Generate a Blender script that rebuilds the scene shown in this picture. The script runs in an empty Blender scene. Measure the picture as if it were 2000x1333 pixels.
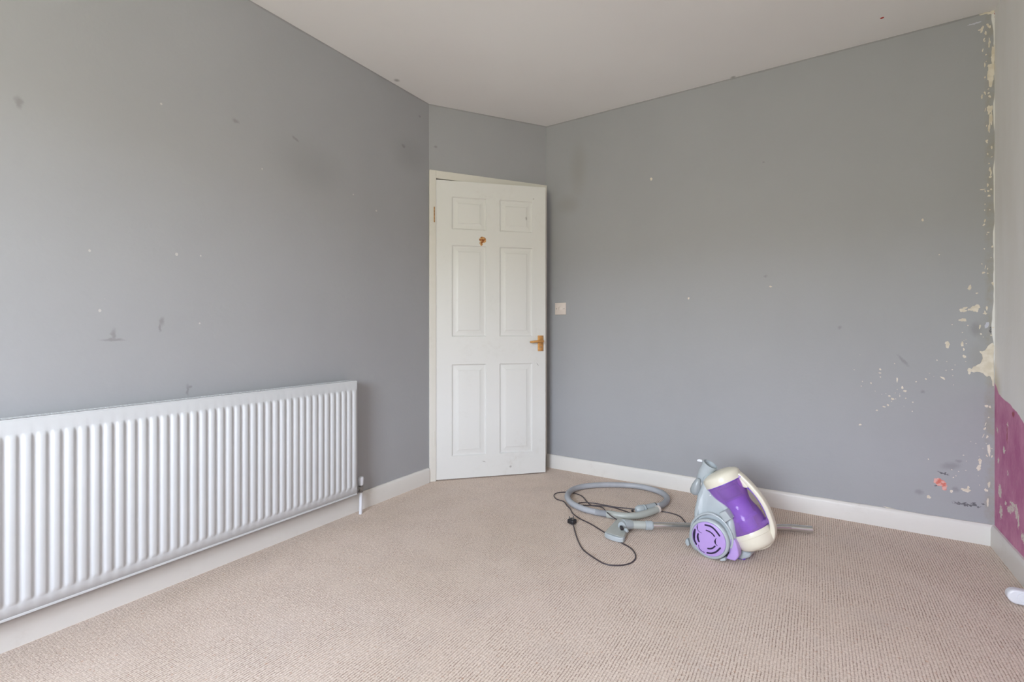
import bpy, bmesh, math, random
from mathutils import Vector, Matrix
from mathutils.geometry import tessellate_polygon
random.seed(7)
S = bpy.context.scene
COL = S.collection
PI = math.pi

# ------------------------------------------------------------------ camera, exposure, world, light
F, CX, HY, CH = 930.0, 1000.0, 642.0, 1.005      # focal length px, centre column, horizon row, eye height
cam_d = bpy.data.cameras.new('camera')
cam = bpy.data.objects.new('camera', cam_d); COL.objects.link(cam)
cam.location = (0, 0, CH); cam.rotation_euler = (PI/2, 0, 0)
cam_d.sensor_width = 36; cam_d.lens = 36*F/2000
cam_d.shift_y = (HY-666.5)/2000
cam_d.clip_start = 0.02
S.camera = cam
S.view_settings.view_transform = 'Standard'; S.view_settings.look = 'None'
S.view_settings.gamma = 1; S.view_settings.use_curve_mapping = False
S.view_settings.exposure = 0.0
S.cycles.use_denoising = True
S.cycles.max_bounces = 14; S.cycles.diffuse_bounces = 6; S.cycles.transmission_bounces = 10
S.cycles.transparent_max_bounces = 12

# room frame: l = distance from the left wall, a = distance along the side walls (camera at l=2.14, a=0)
D = Vector((.5388, .8425)); N = Vector((.8425, -.5388))
def RP(l, a): return (l-2.14)*N + a*D
H = 2.478
A0 = RP(0, 2.336); B0 = RP(.482, 3.057); C0 = RP(2.834, 3.057)
AF = -1.6                                       # front wall, behind the camera
WINS = ((1.0, 2.2, .85, 2.12),)   # window opening: l0, l1, z0, z1

w = bpy.data.worlds.new('sky'); S.world = w; w.use_nodes = True
nt = w.node_tree; nt.nodes.clear()
wo = nt.nodes.new('ShaderNodeOutputWorld'); bg = nt.nodes.new('ShaderNodeBackground')
tc = nt.nodes.new('ShaderNodeTexCoord'); sx = nt.nodes.new('ShaderNodeSeparateXYZ')
cr = nt.nodes.new('ShaderNodeValToRGB'); mr = nt.nodes.new('ShaderNodeMapRange')
nt.links.new(tc.outputs['Generated'], sx.inputs[0]); nt.links.new(sx.outputs[2], mr.inputs[0])
mr.inputs[1].default_value = -1; mr.inputs[2].default_value = 1
nt.links.new(mr.outputs[0], cr.inputs[0]); nt.links.new(cr.outputs[0], bg.inputs[0]); nt.links.new(bg.outputs[0], wo.inputs[0])
e = cr.color_ramp.elements
e[0].position = .545; e[0].color = (.32, .32, .245, 1)      # grass, hedges and houses opposite, up to a few degrees above the horizon
e[1].position = .565; e[1].color = (.86, .945, 1.06, 1)        # bright overcast sky
q_ = e.new(.65); q_.color = (.80, .88, 1, 1)
q_ = e.new(1.0); q_.color = (.50, .60, .80, 1)
bg.inputs[1].default_value = 40

def area(name, loc, direction, sx_, sy_, power, color, portal=False, spread=PI):
    d = bpy.data.lights.new(name, 'AREA'); d.shape = 'RECTANGLE'; d.size = sx_; d.size_y = sy_
    d.energy = power; d.color = color; d.spread = spread
    if portal: d.cycles.is_portal = True
    o = bpy.data.objects.new(name, d); COL.objects.link(o); o.location = loc
    o.rotation_euler = Vector(direction).to_track_quat('-Z', 'Y').to_euler()
    return o
for w_ in WINS:
    wc = RP((w_[0]+w_[1])/2, AF-.13)
    area('window_portal', (wc.x, wc.y, (w_[2]+w_[3])/2), (D.x, D.y, 0), w_[1]-w_[0], w_[3]-w_[2], 1, (1, 1, 1), True)

# ------------------------------------------------------------------ pixel helpers (2000 x 1333 frame) used to measure real positions
def ray(px, py): return (px-CX)/F, -(py-HY)/F
def floor_pt(px, py, h=0.0):
    u, v = ray(px, py); t = (CH-h)/-v
    return Vector((t*u, t, h))
def on_plane(px, py, P, nrm, off=0.0):
    u, v = ray(px, py); k = P.x*nrm.x+P.y*nrm.y+off; t = k/(u*nrm.x+nrm.y)
    return Vector((t*u, t, CH+t*v))

# ------------------------------------------------------------------ object helpers
def link(name, me, mat=None, parent=None, smooth=False):
    o = bpy.data.objects.new(name, me); COL.objects.link(o)
    if mat:
        me.materials.clear(); me.materials.append(mat)
    if smooth:
        for p in me.polygons: p.use_smooth = True
    if parent: o.parent = parent
    return o
def mesh_from(bm, name):
    bmesh.ops.recalc_face_normals(bm, faces=bm.faces)
    me = bpy.data.meshes.new(name); bm.to_mesh(me); bm.free(); return me
def finish(name, bm, mat, parent=None, smooth=True, bevel=0, seg=2, angle=35):
    o = link(name, mesh_from(bm, name), mat, parent, smooth)
    if bevel:
        m = o.modifiers.new('bevel', 'BEVEL'); m.width = bevel; m.segments = seg
        m.limit_method = 'ANGLE'; m.angle_limit = math.radians(30)
    if smooth: 
        try:
            o.data.set_sharp_from_angle(angle=math.radians(angle))
        except Exception: pass
    return o
def empty(name, loc=(0, 0, 0), rz=0):
    o = bpy.data.objects.new(name, None); COL.objects.link(o); o.location = loc; o.rotation_euler = (0, 0, rz)
    o.empty_display_size = .1
    return o
def tag(o, label=None, cat=None, group=None, kind=None):
    if label: o['label'] = label
    if cat: o['category'] = cat
    if group: o['group'] = group
    if kind: o['kind'] = kind
    return o
def box(bm, x0, x1, y0, y1, z0, z1):
    vs = [bm.verts.new(p) for p in ((x0,y0,z0),(x1,y0,z0),(x1,y1,z0),(x0,y1,z0),(x0,y0,z1),(x1,y0,z1),(x1,y1,z1),(x0,y1,z1))]
    for f in ((0,3,2,1),(4,5,6,7),(0,1,5,4),(1,2,6,5),(2,3,7,6),(3,0,4,7)): bm.faces.new([vs[i] for i in f])
def catmull(pts, n, closed=False):
    out = []; m = len(pts); rng = m if closed else m-1
    g = (lambda i: pts[i % m]) if closed else (lambda i: pts[min(max(i, 0), m-1)])
    for i in range(rng):
        p0, p1, p2, p3 = g(i-1), g(i), g(i+1), g(i+2)
        for k in range(n):
            t = k/n
            out.append(.5*((2*p1)+(p2-p0)*t+(2*p0-5*p1+4*p2-p3)*t*t+(3*p1-p0-3*p2+p3)*t**3))
    if not closed: out.append(pts[-1].copy())
    return out
def tube(bm, pts, rad, sides=12, cap=True, inner=None, ry=None):
    """sweep along pts; rad is a number or a list; inner = wall thickness for an open pipe mouth at both ends"""
    n = len(pts); R = rad if isinstance(rad, (list, tuple)) else [rad]*n
    up = Vector((0, 0, 1)); rings = []; prev = None
    for i in range(n):
        t = (pts[min(i+1, n-1)]-pts[max(i-1, 0)]).normalized()
        if prev is None:
            a = up.cross(t)
            if a.length < .1: a = Vector((1, 0, 0)).cross(t)
        else: a = prev-t*prev.dot(t)
        a.normalize(); prev = a; b = t.cross(a)
        rings.append((pts[i], a, b))
    def mk(rr):
        rs = []
        for (p, a, b), r in zip(rings, rr):
            rs.append([bm.verts.new(p+a*math.cos(2*PI*k/sides)*r+b*math.sin(2*PI*k/sides)*(r if ry is None else r*ry)) for k in range(sides)])
        for q in range(n-1):
            for k in range(sides):
                bm.faces.new((rs[q][k], rs[q][(k+1) % sides], rs[q+1][(k+1) % sides], rs[q+1][k]))
        return rs
    o = mk(R)
    if inner:
        i_ = mk([r-inner for r in R])
        for q in (0, n-1):
            for k in range(sides): bm.faces.new((o[q][k], o[q][(k+1) % sides], i_[q][(k+1) % sides], i_[q][k]))
    elif cap:
        bm.faces.new(o[0]); bm.faces.new(o[-1])
def lathe(bm, prof, origin, axis, sides=40, caps=True):
    """prof = [(distance along axis, radius)]"""
    axis = Vector(axis).normalized(); a = Vector((0, 0, 1)).cross(axis)
    if a.length < .05: a = Vector((1, 0, 0))
    a.normalize(); b = axis.cross(a); rs = []
    for s, r in prof:
        c = Vector(origin)+axis*s
        rs.append([bm.verts.new(c+(a*math.cos(2*PI*k/sides)+b*math.sin(2*PI*k/sides))*max(r, 1e-4)) for k in range(sides)])
    for q in range(len(rs)-1):
        for k in range(sides): bm.faces.new((rs[q][k], rs[q][(k+1) % sides], rs[q+1][(k+1) % sides], rs[q+1][k]))
    if caps: bm.faces.new(rs[0]); bm.faces.new(rs[-1])
def pillow(bm, poly, y0, y1, r, steps=4):
    """rounded slab: poly is a list of (x, z); thickness y0..y1; edges rounded by r; y0/y1 may be functions of (x, z)"""
    n = len(poly); P = [Vector(p) for p in poly]
    area_ = sum(P[i].x*P[(i+1) % n].y-P[(i+1) % n].x*P[i].y for i in range(n))
    sgn = 1 if area_ > 0 else -1
    nor = []
    for i in range(n):
        t = (P[(i+1) % n]-P[i-1]); t.normalize(); nor.append(Vector((-t.y, t.x))*sgn)
    f0 = y0 if callable(y0) else (lambda x, z: y0)
    f1 = y1 if callable(y1) else (lambda x, z: y1)
    rings = []
    def ring(ins, dep, front):
        vs = []
        for p, m in zip(P, nor):
            q = p+m*ins
            y = f0(p.x, p.y)+dep if front else f1(p.x, p.y)-dep
            vs.append(bm.verts.new((q.x, y, q.y)))
        return vs
    for k in range(steps+1):
        ph = PI/2*(1-k/steps); rings.append(ring(r*(1-math.cos(ph)), r*(1-math.sin(ph)), True))
    for k in range(steps+1):
        ph = PI/2*k/steps; rings.append(ring(r*(1-math.cos(ph)), r*(1-math.sin(ph)), False))
    for q in range(len(rings)-1):
        for k in range(n): bm.faces.new((rings[q][k], rings[q][(k+1) % n], rings[q+1][(k+1) % n], rings[q+1][k]))
    f = [bm.faces.new(rings[0]), bm.faces.new(rings[-1])]
    bmesh.ops.triangulate(bm, faces=f)

# ------------------------------------------------------------------ materials
def srgb(r, g, b):
    f = lambda c: (c/255/12.92) if c <= 10 else ((c/255+.055)/1.055)**2.4
    return (f(r), f(g), f(b), 1)
class NT:
    def __init__(s, name, rough=.5):
        s.m = bpy.data.materials.new(name); s.m.use_nodes = True; s.t = s.m.node_tree
        s.b = s.t.nodes['Principled BSDF']; s.b.inputs['Roughness'].default_value = rough
        s.tc = s.t.nodes.new('ShaderNodeTexCoord').outputs['Object']
    def L(s, a, b): s.t.links.new(a, b)
    def put(s, sock, v):
        if hasattr(v, 'is_output') or isinstance(v, bpy.types.NodeSocket): s.L(v, sock)
        else: sock.default_value = v
    def math(s, op, a, b=0.0, c=None, clamp=False):
        n = s.t.nodes.new('ShaderNodeMath'); n.operation = op; n.use_clamp = clamp
        s.put(n.inputs[0], a); s.put(n.inputs[1], b)
        if c is not None: s.put(n.inputs[2], c)
        return n.outputs[0]
    def noise(s, scale, detail=3, vec=None, rough=.5, dist=0, color=False):
        n = s.t.nodes.new('ShaderNodeTexNoise'); n.inputs['Scale'].default_value = scale
        n.inputs['Detail'].default_value = detail; n.inputs['Roughness'].default_value = rough; n.inputs['Distortion'].default_value = dist
        s.L(vec if vec is not None else s.tc, n.inputs['Vector']); return n.outputs['Color' if color else 'Fac']
    def mapping(s, vec, loc=(0,0,0), rot=(0,0,0), scale=(1,1,1), typ='POINT'):
        n = s.t.nodes.new('ShaderNodeMapping'); n.vector_type = typ
        n.inputs['Location'].default_value = loc; n.inputs['Rotation'].default_value = rot; n.inputs['Scale'].default_value = scale
        s.L(vec, n.inputs[0]); return n.outputs[0]
    def mix(s, fac, a, b):
        n = s.t.nodes.new('ShaderNodeMix'); n.data_type = 'RGBA'
        s.put(n.inputs[0], fac); s.put(n.inputs[6], a); s.put(n.inputs[7], b); return n.outputs[2]
    def step(s, v, lo, hi, smooth=True):
        n = s.t.nodes.new('ShaderNodeMapRange'); n.interpolation_type = 'SMOOTHSTEP' if smooth else 'LINEAR'
        s.put(n.inputs[0], v); s.put(n.inputs[1], lo); s.put(n.inputs[2], hi); return n.outputs[0]
    def xyz(s, vec=None):
        n = s.t.nodes.new('ShaderNodeSeparateXYZ'); s.L(vec if vec is not None else s.tc, n.inputs[0]); return n.outputs
    def vmath(s, op, a, b):
        n = s.t.nodes.new('ShaderNodeVectorMath'); n.operation = op; s.put(n.inputs[0], a); s.put(n.inputs[1], b)
        return n.outputs['Value'] if op in ('LENGTH', 'DOT_PRODUCT', 'DISTANCE') else n.outputs[0]
    def blobs(s, vec, lst):
        """distance field (0 centre, 1 rim) of ellipses (x, z, rx, rz, angle) lying in the x-z plane"""
        cur = None
        for (x, z, rx, rz, an) in lst:
            d = s.vmath('LENGTH', s.mapping(vec, (x, 0, z), (0, an, 0), (rx, 1e3, rz), 'TEXTURE'), (0, 0, 0))
            cur = d if cur is None else s.math('MINIMUM', cur, d)
        return cur
    def bump(s, h, strength=.3, dist=.002):
        n = s.t.nodes.new('ShaderNodeBump'); n.inputs['Strength'].default_value = strength; n.inputs['Distance'].default_value = dist
        s.L(h, n.inputs['Height']); s.L(n.outputs[0], s.b.inputs['Normal'])
    def color(s, c): s.put(s.b.inputs['Base Color'], c); return s
def plain(name, rgb, rough=.45, vary=.06, scale=9, metal=0, bump=0):
    m = NT(name, rough); n = m.noise(scale, 4)
    dark = tuple(c*(1-vary*2) for c in rgb[:3])+(1,)
    m.color(m.mix(m.step(n, .35, .7), rgb, dark)); m.b.inputs['Metallic'].default_value = metal
    if bump: m.bump(m.noise(scale*12, 2), bump, .001)
    return m.m

GREY = srgb(161, 162, 165); CREAM = srgb(222, 214, 200)

# wall local frames: origin, direction of local x, inward direction is local y
class Wall:
    def __init__(s, P, d, L):
        s.P = Vector((P.x, P.y, 0)); s.d = Vector(d).normalized(); s.n = Vector((-s.d.y, s.d.x)); s.L = L
        s.rz = math.atan2(s.d.y, s.d.x)
    def uv(s, px, py):
        q = on_plane(px, py, s.P, s.n)
        return (Vector((q.x, q.y))-Vector((s.P.x, s.P.y))).dot(s.d), q.z
    def ell(s, px, py, rx, ry=None, deg=0, k=1.0):
        ry = rx if ry is None else ry
        x, z = s.uv(px, py); x2, z2 = s.uv(px+1, py); x3, z3 = s.uv(px, py+1)
        return (x, z, abs(x2-x)*rx*k, abs(z3-z)*ry*k, -math.radians(deg))
    def W(s, x, y, z=0): return Vector((s.P.x+s.d.x*x+s.n.x*y, s.P.y+s.d.y*x+s.n.y*y, z))
WL = Wall(A0, -D, 2.336-AF); WB = Wall(C0, -N, 2.352); WD = Wall(B0, A0-B0, (A0-B0).length)
WR = Wall(RP(2.834, AF), D, 3.057-AF); WF = Wall(RP(0, AF), N, 2.834)
def crop(ox, oy, sc, lst, W, k=1.0):
    out = []
    for q in lst:
        cx, cy, rx = q[0], q[1], q[2]; ry = q[3] if len(q) > 3 else rx; an = q[4] if len(q) > 4 else 0
        out.append(W.ell(ox+cx/sc, oy+cy/sc, rx/sc, ry/sc, an, k))
    return out

def wall_base(name, base=GREY, wob=True):
    m = NT(name, .62)
    n1 = m.noise(1.3, 4, rough=.6); n2 = m.noise(14, 5, rough=.6)
    c = m.mix(m.step(n1, .3, .75), base, tuple(x*.95 for x in base[:3])+(1,))
    c = m.mix(m.math('MULTIPLY', m.step(n2, .55, .8), .10), c, tuple(x*.8 for x in base[:3])+(1,))
    # sparse tiny nicks showing pale plaster
    v = m.t.nodes.new('ShaderNodeTexVoronoi'); v.inputs['Scale'].default_value = 5.5; m.L(m.tc, v.inputs['Vector'])
    nick = m.math('MULTIPLY', m.math('LESS_THAN', v.outputs['Distance'], .018), m.math('GREATER_THAN', m.noise(2.2, 1), .56))
    c = m.mix(m.math('MULTIPLY', nick, .6), c, srgb(205, 200, 190))
    x, y, z = m.xyz()
    # uneven cutting-in line under the ceiling
    wv = m.noise(9, 4, vec=m.mapping(m.tc, scale=(1, 1, 0)))
    edge = m.math('ADD', z, m.math('MULTIPLY', m.math('SUBTRACT', wv, .5), .018))
    crack = m.step(edge, H-.012, H-.004)
    c = m.mix(m.math('MULTIPLY', crack, .3), c, srgb(105, 102, 96))
    m.bump(m.math('ADD', m.noise(55, 3), m.math('MULTIPLY', m.noise(4, 2), 1.5)), .12, .004)
    return m, c
def warp(m, amt, scale=60):
    n = m.noise(scale, 3, color=True)
    return m.vmath('ADD', m.tc, m.vmath('MULTIPLY', m.vmath('SUBTRACT', n, (.5, .5, .5)), (amt, 0, amt)))

# --- left wall
m, c = wall_base('grey_paint_left')
wv = warp(m, .02, 40)
soft = m.blobs(wv, [WL.ell(37, 200, 9, 14), WL.ell(222, 655, 6, 14), WL.ell(222, 664, 26, 3), WL.ell(316, 628, 6, 10), WL.ell(313, 640, 3, 10),
                    WL.ell(366, 762, 3, 12), WL.ell(370, 756, 6, 3), WL.ell(460, 236, 8, 5), WL.ell(577, 272, 8, 3, 30),
                    WL.ell(820, 228, 3, 3), WL.ell(788, 285, 4, 4)])
c = m.mix(m.math('MULTIPLY', m.step(soft, 1.25, .3), .38), c, srgb(96, 94, 88))
haze_ = m.blobs(wv, [WL.ell(800, 305, 30, 34), WL.ell(705, 100, 60, 14, 28), WL.ell(610, 330, 70, 50)])
c = m.mix(m.math('MULTIPLY', m.step(haze_, 1.5, .0), .14), c, srgb(90, 90, 82))
dots = m.blobs(m.tc, [WL.ell(p[0], p[1], p[2]) for p in ((315,203,2.2),(175,490,2.6),(345,497,3),(195,607,3),(390,632,1.8),(392,500,1.6),(735,412,1.6),(690,380,1.4),(512,330,1.5))])
c = m.mix(m.math('MULTIPLY', m.math('LESS_THAN', dots, 1), .55), c, srgb(215, 212, 205))
m.color(c); M_WL = m.m

# --- door wall
m, c = wall_base('grey_paint_door_wall')
dk = m.blobs(m.tc, [WD.ell(851, 287, 4, 3)])
c = m.mix(m.math('MULTIPLY', m.step(dk, 1.2, .3), .4), c, srgb(96, 92, 84)); m.color(c); M_WD = m.m

# --- back wall
m, c = wall_base('grey_paint_chipped')
x, y, z = m.xyz()
wn = m.noise(24, 4, rough=.65)
# strip beside the corner where older, yellower paint shows
strip = m.step(m.math('ADD', x, m.math('MULTIPLY', m.math('SUBTRACT', wn, .5), .05)), .040, .018)
c = m.mix(m.math('MULTIPLY', strip, m.math('MULTIPLY', m.step(m.noise(16, 4, rough=.7), .3, .65), .55)), c, srgb(152, 147, 130))
wv = warp(m, .016, 70)
soft = m.blobs(wv, crop(1640, 480, 3.92, [(485,880,16,60,-38),(635,1118,18,14),(1160,640,17,30),(1040,640,50,60)], WB)
    + crop(1740, 780, 3.173, [(370,415,70,26,-15),(400,560,26,18),(175,575,30,20),(420,385,26,12)], WB)
    + [WB.ell(1640, 640, 5, 4), WB.ell(1495, 540, 4, 3), WB.ell(1492, 317, 3, 2)])
c = m.mix(m.math('MULTIPLY', m.step(soft, 1.3, .2), .33), c, srgb(100, 98, 98))
yl = m.blobs(wv, [WB.ell(1925, 650, 22, 40), WB.ell(1912, 700, 24, 40), WB.ell(1110, 400, 26, 20), WB.ell(1130, 330, 18, 60)])
c = m.mix(m.math('MULTIPLY', m.step(yl, 1.3, .1), .22), c, srgb(130, 124, 104))
dark = m.blobs(warp(m, .035, 110), crop(1740, 780, 3.173, [(470,655,100,6,3),(460,655,16,14),(515,655,20,14),(575,652,12,8),(325,460,40,6,15),(280,535,10,8)], WB)
    + crop(1640, 480, 3.92, [(1160,630,12,14),(1158,655,14,14)], WB))
c = m.mix(m.math('MULTIPLY', m.step(dark, 1.1, .55), .75), c, srgb(66, 64, 70))
chips = crop(1640, 480, 3.92, [(995,322,14,18),(1050,365,10,5),(943,497,30,12),(960,478,18,8),(1040,480,38,24,-15),(1000,490,18,10),(1112,520,16,5),
    (943,570,26,13),(825,758,20,24),(938,755,12,16),(950,795,7,12),(955,850,14,12),
    (1010,945,26,16),(1030,995,26,18),(1172,1060,14,22),(308,976,12,4),(310,948,8),(440,1028,7,16),(480,1088,10),(500,1115,12,9),
    (380,1152,9,7),(405,1175,15,7,35),(340,1235,14,5),(370,1222,8),(285,1262,10,5),(240,1053,6),(585,1043,5),(660,1022,8,6),(745,878,5),(790,1015,24,6,30),
    (460,1152,5),(1120,1230,10),(1150,1238,5),(1105,207,8),(1088,140,5),(762,70,5),(1008,1043,6),(560,1200,5),(1130,1080,50,4,-4)], WB) \
  + crop(1740, 780, 3.173, [(235,607,15,9),(465,565,26,12),(480,548,8,10),(375,572,10,8),(590,565,12,10),(608,530,7,20),(552,385,12,16),(545,425,14,18,20),
    (608,315,10,34),(595,43,8),(612,48,6),(600,640,5,30)], WB) \
  + crop(1700, 0, 4.443, [(968,255,14,26,15),(945,262,10,6),(1045,650,34,88),(1068,480,20,90),(1035,570,22,12),(1035,950,22,42),(1045,1030,14,60),(1030,1110,10,40),
    (1050,108,34,14),(990,118,40,8),(1030,375,7,40)], WB) \
  + crop(1840, 280, 6.06, [(565,310,14,22),(570,400,16,14),(580,545,14,10),(480,548,30,6),(545,1055,16,6),(578,350,8,40),(555,240,8,8),(500,1250,8,8)], WB) \
  + [WB.ell(1790, 1008, 60, 2.2, 9), WB.ell(1895, 1028, 40, 1.8, 8), WB.ell(1828, 1014, 24, 3.4, 9), WB.ell(1272, 350, 2.5), WB.ell(1345, 583, 2), WB.ell(1802, 430, 2.5),
     WB.ell(1505, 560, 3, 1.5), WB.ell(1680, 830, 3, 1.5)]
lap = m.step(m.math('SUBTRACT', x, m.math('MULTIPLY', m.math('SUBTRACT', m.noise(3.4, 3, vec=m.mapping(m.tc, scale=(0, 0, 1))), .44), .055)), .0015, -.0015)
c = m.mix(m.math('MULTIPLY', lap, m.step(z, .72, .78)), c, srgb(222, 221, 218))
lav = m.blobs(wv, crop(1640, 480, 3.92, [(1128,608,16,26,20)], WB) + crop(1700, 0, 4.443, [(905,203,66,7,-5)], WB))
c = m.mix(m.math('MULTIPLY', m.step(lav, 1.05, .8), .8), c, srgb(198, 200, 212))
pink = m.blobs(warp(m, .02, 70), crop(1740, 780, 3.173, [(300,515,38,22,20),(330,540,16,26)], WB))
c = m.mix(m.step(pink, 1.05, .9), c, m.mix(m.step(m.noise(60, 2), .4, .6), srgb(222, 170, 160), srgb(206, 112, 98)))
red = m.blobs(wv, crop(1700, 0, 4.443, [(1085,110,9,60)], WB))
c = m.mix(m.step(red, 1.05, .8), c, srgb(150, 70, 50))
m.color(c); M_WB = m.m

# --- right wall: pale lining paint over old magenta plaster
m = NT('pale_paint_over_magenta', .6)
x, y, z = m.xyz(); q = m.math('SUBTRACT', WR.L, x)
cr_ = m.t.nodes.new('ShaderNodeValToRGB'); el = cr_.color_ramp.elements
bp = []
for px, py in ((1946, 748), (1951, 770), (1972, 790), (1986, 806), (2000, 828)):
    xx, zz = WR.uv(px, py); bp.append((WR.L-xx, zz))
bp.append((.75, .52)); bp.append((1.0, .50))
bp[0] = (0.0, bp[0][1])
el[0].position, el[0].color = bp[0][0], (bp[0][1],)*3+(1,)
el[1].position, el[1].color = bp[-1][0], (bp[-1][1],)*3+(1,)
for p, v_ in bp[1:-1]:
    e_ = el.new(p); e_.color = (v_,)*3+(1,)
m.L(q, cr_.inputs[0])
hb = m.math('ADD', cr_.outputs[0], m.math('MULTIPLY', m.math('SUBTRACT', m.noise(18, 3), .5), .02))
below = m.step(m.math('SUBTRACT', z, hb), .003, -.003)
streak = m.noise(7, 5, vec=m.mapping(m.tc, scale=(1, 1.6, .5)), rough=.7)
mag = m.mix(m.step(streak, .28, .72), srgb(178, 92, 140), srgb(212, 146, 178))
pale = m.step(m.noise(34, 5, vec=m.mapping(m.tc, scale=(2.2, 1, .6)), rough=.8), .56, .70)
mag = m.mix(m.math('MULTIPLY', pale, .55), mag, srgb(205, 180, 190))
rb = m.blobs(warp(m, .02, 60), [WR.ell(1979, 810, 3, 8), WR.ell(1967, 850, 1.2, 22)])
mag = m.mix(m.math('MULTIPLY', m.step(rb, 1.1, .4), .8), mag, srgb(150, 50, 40))
wh = m.blobs(warp(m, .045, 75), [WR.ell(*t) for t in ((1961,880,2,8),(1953,960,3,16),(1955,1000,3,14),(1964,985,2,5),(1968,830,1.5,4),(1985,1000,3,14,0),(1974,995,8,7,-20),(1978,985,7,4),(1968,925,1.3,5),(1950,900,1.5,8),(1998,1050,4,10),(1948,840,1.5,4),(1989,1020,1.6,14))])
mag = m.mix(m.math('MULTIPLY', m.step(wh, 1.05, .85), m.step(m.noise(80, 3), .30, .45)), mag, srgb(220, 208, 200))
base = m.mix(m.step(m.noise(2.2, 4, vec=m.mapping(m.tc, scale=(3, 1, .6))), .3, .7), srgb(240, 239, 238), srgb(233, 231, 228))
halo = m.math('MULTIPLY', m.step(m.math('SUBTRACT', z, hb), .13, .0), m.step(q, .12, .03))
base = m.mix(m.math('MULTIPLY', halo, .7), base, srgb(205, 192, 162))
c = m.mix(below, base, mag)
m.color(c); m.bump(m.math('ADD', m.noise(40, 4), m.math('MULTIPLY', m.noise(6, 2), 2)), .2, .004); M_WR = m.m

m = NT('ceiling_paint', .7)
c = m.mix(m.step(m.noise(1.1, 3), .3, .7), srgb(236, 235, 234), srgb(232, 230, 229))
rd = []
for px, py, rx, ry, colr in ((1723, 35, 4, 3, 'r'), (775, 157, 8, 3, 'd'), (1432, 151, 5, 2, 'd')):
    u, v = ray(px, py); t = (H-CH)/v; rd.append((t*u, t, colr))
def dsk(px_, r_): return m.vmath('LENGTH', m.mapping(m.tc, (px_[0], px_[1], 0), (0, 0, 0), (r_, r_, 1e3), 'TEXTURE'), (0, 0, 0))
c = m.mix(m.step(dsk(rd[0], .008), 1.1, .8), c, srgb(190, 60, 50))
c = m.mix(m.math('MULTIPLY', m.step(m.math('MINIMUM', dsk(rd[1], .022), dsk(rd[2], .018)), 1.1, .2), .55), c, srgb(110, 108, 104))
m.color(c); m.bump(m.noise(30, 3), .08, .003); M_CEIL = m.m

# --- carpet: small loops in rows
m = NT('beige_loop_carpet', .95)
m.b.inputs['Specular IOR Level'].default_value = .1
wn = m.vmath('ADD', m.tc, m.vmath('MULTIPLY', m.vmath('SUBTRACT', m.noise(22, 3, color=True), (.5, .5, .5)), (.005, .006, 0)))
x, y, z = m.xyz(wn)
PX, PY = .0092, .0090
brk = m.noise(60, 2)                       # loops slightly out of step along each row
sxn = m.math('SINE', m.math('MULTIPLY', x, 2*PI/PX)); syn = m.math('SINE', m.math('ADD', m.math('MULTIPLY', y, 2*PI/PY), m.math('MULTIPLY', brk, 11.0)))
row = m.step(sxn, -1, .2); col = m.step(syn, -1, .1)
loop = m.math('MULTIPLY', row, m.math('ADD', m.math('MULTIPLY', col, .45), .55))
fine = m.noise(420, 2); fl = m.noise(130, 3, rough=.75)
hgt = m.math('ADD', loop, m.math('MULTIPLY', fine, .6))
base = m.mix(m.step(fl, .36, .66), srgb(231, 216, 205), srgb(211, 193, 180))
base = m.mix(m.math('MULTIPLY', m.step(m.noise(1.6, 3), .35, .7), .3), base, srgb(208, 190, 172))
base = m.mix(m.math('MULTIPLY', m.step(m.noise(5, 4), .52, .75), .2), base, srgb(196, 186, 182))
gap = m.math('MULTIPLY', m.math('MULTIPLY', m.step(loop, .6, .0), m.step(m.noise(90, 3, rough=.7), .33, .62)), m.math('ADD', m.math('MULTIPLY', m.step(m.noise(7, 2), .35, .65), .4), .6))
c = m.mix(m.math('MULTIPLY', gap, .85), base, srgb(138, 114, 100))
c = m.mix(m.math('MULTIPLY', m.step(m.noise(75, 2), .62, .74), .4), c, srgb(190, 140, 108))
m.color(c); m.bump(hgt, .42, .004); M_CARPET = m.m

def gloss(name, rgb, rough=.35, dirt=.5, dirtc=srgb(150, 132, 108), dscale=3):
    m = NT(name, rough)
    n = m.noise(dscale, 5, rough=.7); n2 = m.noise(28, 4, rough=.7)
    c = m.mix(m.math('MULTIPLY', m.math('MULTIPLY', m.step(n, .5, .75), m.step(n2, .4, .7)), dirt*.5), rgb, dirtc)
    m.color(c); m.bump(m.noise(18, 2), .05, .003); return m
WHITE = srgb(228, 227, 224)
M_TRIM = gloss('white_gloss_trim', srgb(216, 213, 208), .4, .5).m
M_FRAME = gloss('white_gloss_frame', srgb(214, 211, 203), .4, .5).m
M_RAD = plain('radiator_enamel', srgb(197, 199, 201), .42, .015, 4)
M_PLATE = plain('cream_plastic_plate', srgb(222, 210, 202), .35, .02, 20)
M_BRASS = plain('worn_brass', srgb(214, 160, 96), .38, .12, 60, metal=.6)
M_BLACK = plain('black_plastic', srgb(40, 38, 42), .4, .1, 40)
M_SCREW = plain('steel_screw', srgb(150, 148, 145), .4, .05, 40, metal=.8)
M_WPL = plain('white_plastic', srgb(222, 224, 230), .3, .02, 20)
M_GPL = plain('grey_plastic', srgb(172, 180, 184), .38, .03, 12)
M_GPL2 = plain('green_grey_plastic', srgb(176, 180, 175), .35, .04, 12)
M_GDK = plain('darker_grey_plastic', srgb(150, 157, 160), .3, .03, 12)
M_HOSE = plain('grey_hose', srgb(172, 175, 181), .45, .04, 20)
M_CREAM = plain('cream_plastic', srgb(218, 213, 196), .28, .02, 8)
M_LAV = plain('lavender_plastic', srgb(180, 152, 214), .35, .03, 8)
M_PUR = plain('deep_purple_plastic', srgb(112, 72, 188), .3, .06, 10)
M_DPUR = plain('dark_vent', srgb(38, 24, 60), .6, .05, 10)
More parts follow.
